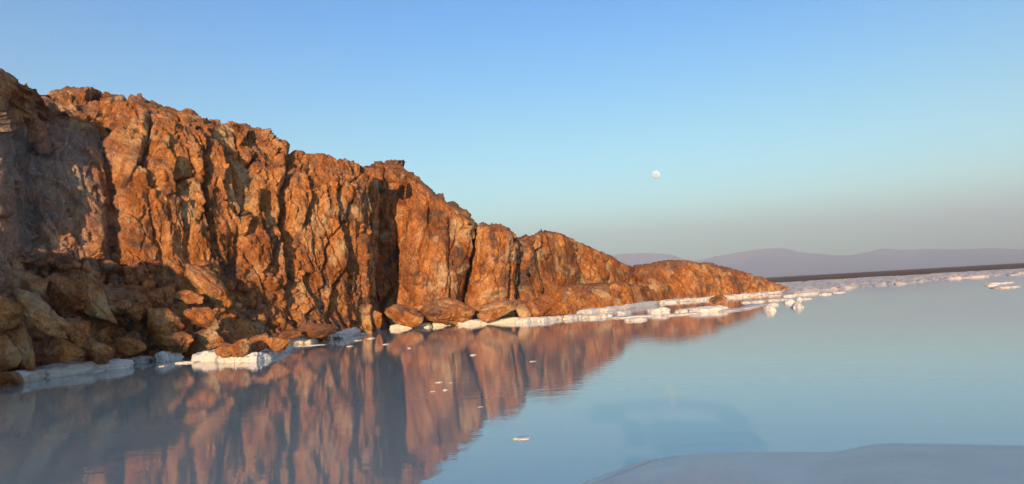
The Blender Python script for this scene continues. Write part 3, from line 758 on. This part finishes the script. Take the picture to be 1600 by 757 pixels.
# salt domes standing in the open water
salt('salt_dome', 'round topped white salt dome standing in open water', 1203, 487, 1217, 486, 9, 680, 1.2, 2.2, 0.06, 'salt dome', 'salt domes in the water', 0.15)
salt('salt_dome', 'cone shaped white salt mound standing apart in open water', 1241, 482, 1260, 481, 9, 681, 1.6, 2.2, 0.04, 'salt dome', 'salt domes in the water', 0.55)
salt('salt_dome', 'small round salt ball behind the cone shaped mound', 1235, 474, 1246, 473, 6, 682, 0.8, 2.0, 0.06, 'salt dome', 'salt domes in the water')
salt('salt_dome', 'flat salt cap just behind the round topped dome', 1200, 478, 1219, 477, 4, 683, 1.0, 2.4, 0.1, 'salt dome', 'salt domes in the water')
salt('salt_dome', 'tiny salt nub poking up behind the cone shaped mound', 1246, 469, 1255, 468.5, 5, 684, 0.5, 2.0, 0.06, 'salt dome', 'salt domes in the water', 0.5)
# drifting flakes of salt
FLAKES = [
    (801, 688, 826, 687, 4.0, 'largest drifting salt flake alone on the open blue water'),
    (682, 599, 692, 598, 2.2, 'drifting salt flake, topmost of the cluster in the reflection'),
    (694, 611, 701, 610, 3.0, 'drifting salt flake at the right of the cluster in the reflection'),
    (674, 613, 681, 612, 1.6, 'thin drifting salt flake at the lower left of the cluster'),
    (701, 599, 706, 599, 1.4, 'tiny drifting salt flake at the upper right of the cluster'),
    (738, 556, 745, 555, 2.4, 'single drifting salt flake in the brown reflection above the cluster'),
    (830, 566, 838, 565, 1.6, 'thin drifting salt flake at the right in the brown reflection'),
    (569, 524, 576, 522, 4.5, 'bright salt lump drifting at the mouth of the recess'),
    (576, 530, 586, 529, 2.5, 'flat salt flake drifting in front of the recess'),
    (558, 533, 566, 532, 1.8, 'thin salt flake drifting left of the recess mouth'),
    (603, 539, 609, 538, 1.8, 'small salt flake drifting in front of the cracked round boulder'),
    (636, 545, 640, 545, 2.0, 'tiny salt flake drifting below the salt of the cracked boulder'),
    (546, 542, 553, 541, 1.6, 'thin salt flake drifting below the cliff corner'),
    (272, 569, 304, 567, 4.0, 'sunlit plate of salt drifting left of the islet'),
    (256, 573, 266, 571, 2.0, 'small salt flake drifting left of the sunlit plate'),
    (748, 637, 756, 636, 1.0, 'faint salt flake drifting where the reflected notch ends'),
    (468, 542, 508, 539, 1.6, 'long thin salt plate drifting before the cream salt blocks'),
]
for i, (xl, yl, xr, yr, hp, lab) in enumerate(FLAKES):
    salt('salt_flake', lab, xl, yl, xr, yr, hp * 0.55, 700 + i, 0.30, 2.6, 0.40, 'salt flake', 'salt flakes drifting on the water', sub=4)
FAR = [
    (1226, 464, 1244, 463, 3, 'nearest salt cake off the tip of the headland'),
    (1258, 461, 1282, 459, 3.5, 'long salt cake off the tip of the headland'),
    (1288, 461, 1300, 460, 2.5, 'small salt cake right of the long one off the headland tip'),
    (1262, 468, 1270, 467, 2.5, 'little salt cake behind the domes'),
    (1312, 458, 1322, 457, 2, 'last salt cake before the bright far water'),
    (1548, 447, 1562, 446, 2, 'left salt cake of the group near the right edge'),
    (1560, 444, 1590, 441, 2.2, 'long salt cake of the group near the right edge'),
    (1578, 450, 1596, 448, 2.5, 'lowest salt cake of the group near the right edge'),
    (1184, 473, 1198, 471, 3, 'salt cake beside the flat salt cap'),
    (1216, 470, 1232, 468, 2.5, 'salt cake between the fringe and the domes'),
]
for i, (xl, yl, xr, yr, hp, lab) in enumerate(FAR):
    salt('salt_cake', lab, xl, yl, xr, yr, hp, 740 + i, 1.6, 2.6, 0.2, 'salt cake', 'salt cakes near the far shore', sub=4)

# ------------------------------------------------------------------ the car the viewer sits in
PAINT = simple('white_car_paint', (0.80, 0.78, 0.68), 0.5, 0, 0.06, 1.5, 0.15)
def dust(mt):
    t = mt.node_tree; b = t.nodes['Principled BSDF']; old = b.inputs['Base Color'].links[0].from_socket
    tc = t.nodes.new('ShaderNodeTexCoord'); O = tc.outputs['Object']
    c = mixc(t, ramp(t, noise_n(t, O, 38, 3, 0.6), [(0.70, (0, 0, 0)), (0.76, (0.7, 0.7, 0.7))]), old, (0.16, 0.13, 0.10))
    c = mixc(t, ramp(t, noise_n(t, O, 2.2, 6, 0.65, 0.8, (1, 0.35, 1)), [(0.42, (0, 0, 0)), (0.7, (0.45, 0.45, 0.45))]), c, (0.42, 0.38, 0.33))
    t.links.new(c, b.inputs['Base Color'])
dust(PAINT)
BLACK = simple('black_rubber', (0.02, 0.02, 0.02), 0.7)
STEEL = simple('wheel_steel', (0.35, 0.35, 0.36), 0.4, 0.8)
GLASS = simple('headlight_glass', (0.6, 0.62, 0.65), 0.1, 0, 0.05)
HEAD, SEAT = R(22), -0.38
car = tag(empty('car'), 'white car seen from its seat, only the bonnet showing at lower right', 'car')
car.location = (EYE[0] - SEAT * math.cos(HEAD), EYE[1] + SEAT * math.sin(HEAD), 0); car.rotation_euler[2] = -HEAD
# local axes: x to the car's right, y forward; the viewer sits at (SEAT, 0)
def edge_front(x): return 2.07 - 0.32 * np.abs(x) ** 3.2
def bonnet_z(x, y):
    ax = np.abs(x)
    bulge = 0.023 * (1 - sstep(0.24, 0.38, ax + 0.05 * (y - 2.0)))
    return 1.438 + bulge - 0.02 * ax ** 2 - 0.15 * (y - 1.0) - 0.03 * np.clip(y - 1.6, 0, 1) ** 2 - 0.01 * sstep(0.62, 0.80, ax)
def panel(name, X, Y, Z, mat, thick=0.012):
    V = np.stack((X, Y, Z), -1).reshape(-1, 3); F = grid_faces(*X.shape)
    o = mesh_obj(name, V, F, mat, car)
    md = o.modifiers.new('thickness', 'SOLIDIFY'); md.thickness = thick; md.offset = -1
    return o
u = np.linspace(-1, 1, 121); v = np.concatenate((np.linspace(0, 0.9, 40), np.linspace(0.905, 1, 24)))
Ug, Vg = np.meshgrid(u, v, indexing='ij')
X = 0.760 * Ug
fe = edge_front(X)
Yg = 0.95 + (fe - 0.95) * Vg
drop = 0.10 * sstep(0.90, 1.0, Vg) ** 1.6 + 0.006 * sstep(0.985, 1.0, np.abs(Ug))
panel('bonnet', X, Yg, bonnet_z(X, Yg) - drop, PAINT)
for sgn in (-1, 1):
    a = np.linspace(0, 1, 30); yy = np.linspace(0.55, 2.05, 60)
    A, YY = np.meshgrid(a, yy, indexing='ij')
    yb = np.minimum(YY, 2.0)
    xb = 0.7635 - 0.09 * sstep(1.75, 2.05, YY)
    out = 0.085 * np.sin(np.clip(A / 0.35, 0, 1) * math.pi / 2)
    dn = 0.075 * (1 - np.cos(np.clip(A / 0.35, 0, 1) * math.pi / 2)) + 0.14 * np.clip((A - 0.35) / 0.65, 0, 1)
    panel('wing', sgn * (xb + out), YY, bonnet_z(xb, YY) - 0.014 - dn - 0.05 * sstep(1.8, 2.05, YY), PAINT)
def box(name, c_, s_, mat, parent=car, bev=0.04):
    bm = bmesh.new(); bmesh.ops.create_cube(bm, size=1.0)
    for q in bm.verts: q.co = Vector((q.co.x * s_[0] + c_[0], q.co.y * s_[1] + c_[1], q.co.z * s_[2] + c_[2]))
    bmesh.ops.bevel(bm, geom=bm.edges[:], offset=bev, segments=3, affect='EDGES', profile=0.6)
    me = bpy.data.meshes.new(name); bm.to_mesh(me); bm.free(); me.materials.append(mat)
    for p in me.polygons: p.use_smooth = True
    o = bpy.data.objects.new(name, me); col.objects.link(o); o.parent = parent; return o
box('grille', (0, 1.86, 0.95), (0.9, 0.10, 0.26), BLACK, bev=0.02)
box('bumper', (0, 1.92, 0.66), (1.62, 0.26, 0.24), PAINT)
for sgn in (-1, 1): box('headlight', (sgn * 0.60, 1.80, 0.98), (0.26, 0.16, 0.20), GLASS)
def lathe(name, prof, loc, mat, seg=40):
    pr = np.array(prof); th = np.linspace(0, 2 * math.pi, seg, endpoint=False)
    V = np.array([(p[0], p[1] * math.cos(t), p[1] * math.sin(t)) for t in th for p in pr]); n = len(pr)
    F = [[i * n + j, ((i + 1) % seg) * n + j, ((i + 1) % seg) * n + j + 1, i * n + j + 1] for i in range(seg) for j in range(n - 1)]
    o = mesh_obj(name, V, F, mat, None); o.location = loc; return o
for sx_ in (-1, 1):
    for yy in (1.25,):
        wh = empty('wheel', (sx_ * 0.72, yy, 0.30)); wh.parent = car
        t_ = lathe('tyre', [(-0.11, 0.24), (-0.13, 0.36), (-0.09, 0.39), (0.09, 0.39), (0.13, 0.36), (0.11, 0.24)], (0, 0, 0), BLACK); t_.parent = wh
        t_ = lathe('rim', [(-0.10, 0.02), (-0.06, 0.10), (-0.09, 0.245), (0.09, 0.245), (0.06, 0.10), (0.10, 0.02)], (0, 0, 0), STEEL); t_.parent = wh

# ------------------------------------------------------------------ moon
def make_moon():
    d = ray(1025, 273.5); d = d / np.linalg.norm(d)
    D = 40000.0; r = D * (6.3 / FPX)
    V, F = ICO[5]
    mt, t, b = new_mat('moon_surface'); L = t.links
    tc = t.nodes.new('ShaderNodeTexCoord')
    n = noise_n(t, tc.outputs['Object'], 1.6 / r, 5, 0.55)
    L.new(ramp(t, n, [(0.40, (0.27, 0.40, 0.60)), (0.60, (0.32, 0.47, 0.70))]), b.inputs['Base Color'])
    b.inputs['Roughness'].default_value = 1.0; b.inputs['Specular IOR Level'].default_value = 0; b.inputs['Diffuse Roughness'].default_value = 1.0
    o = mesh_obj('moon', V * r, F, mt); o.location = EYE + d * D
    tag(o, 'pale full moon low in the clear sky', 'moon')
make_moon()

# ------------------------------------------------------------------ air
def make_haze(density):
    bm = bmesh.new(); bmesh.ops.create_cube(bm, size=1.0)
    lo, hi = Vector((-12600, -12600, -2.0)), Vector((12600, 12600, 900))
    for q in bm.verts: q.co = Vector([lo[i] + (hi[i] - lo[i]) * (q.co[i] + 0.5) for i in range(3)])
    me = bpy.data.meshes.new('haze'); bm.to_mesh(me); bm.free()
    mt = bpy.data.materials.new('haze_air'); mt.use_nodes = True; t = mt.node_tree; t.nodes.clear()
    out = t.nodes.new('ShaderNodeOutputMaterial'); pv = t.nodes.new('ShaderNodeVolumePrincipled')
    pv.inputs['Color'].default_value = (0.70, 0.80, 0.92, 1); pv.inputs['Density'].default_value = density
    pv.inputs['Anisotropy'].default_value = 0.15
    t.links.new(pv.outputs[0], out.inputs['Volume'])
    me.materials.append(mt)
    o = bpy.data.objects.new('haze', me); col.objects.link(o); o['kind'] = 'stuff'
    return o
make_haze(2.0e-4)
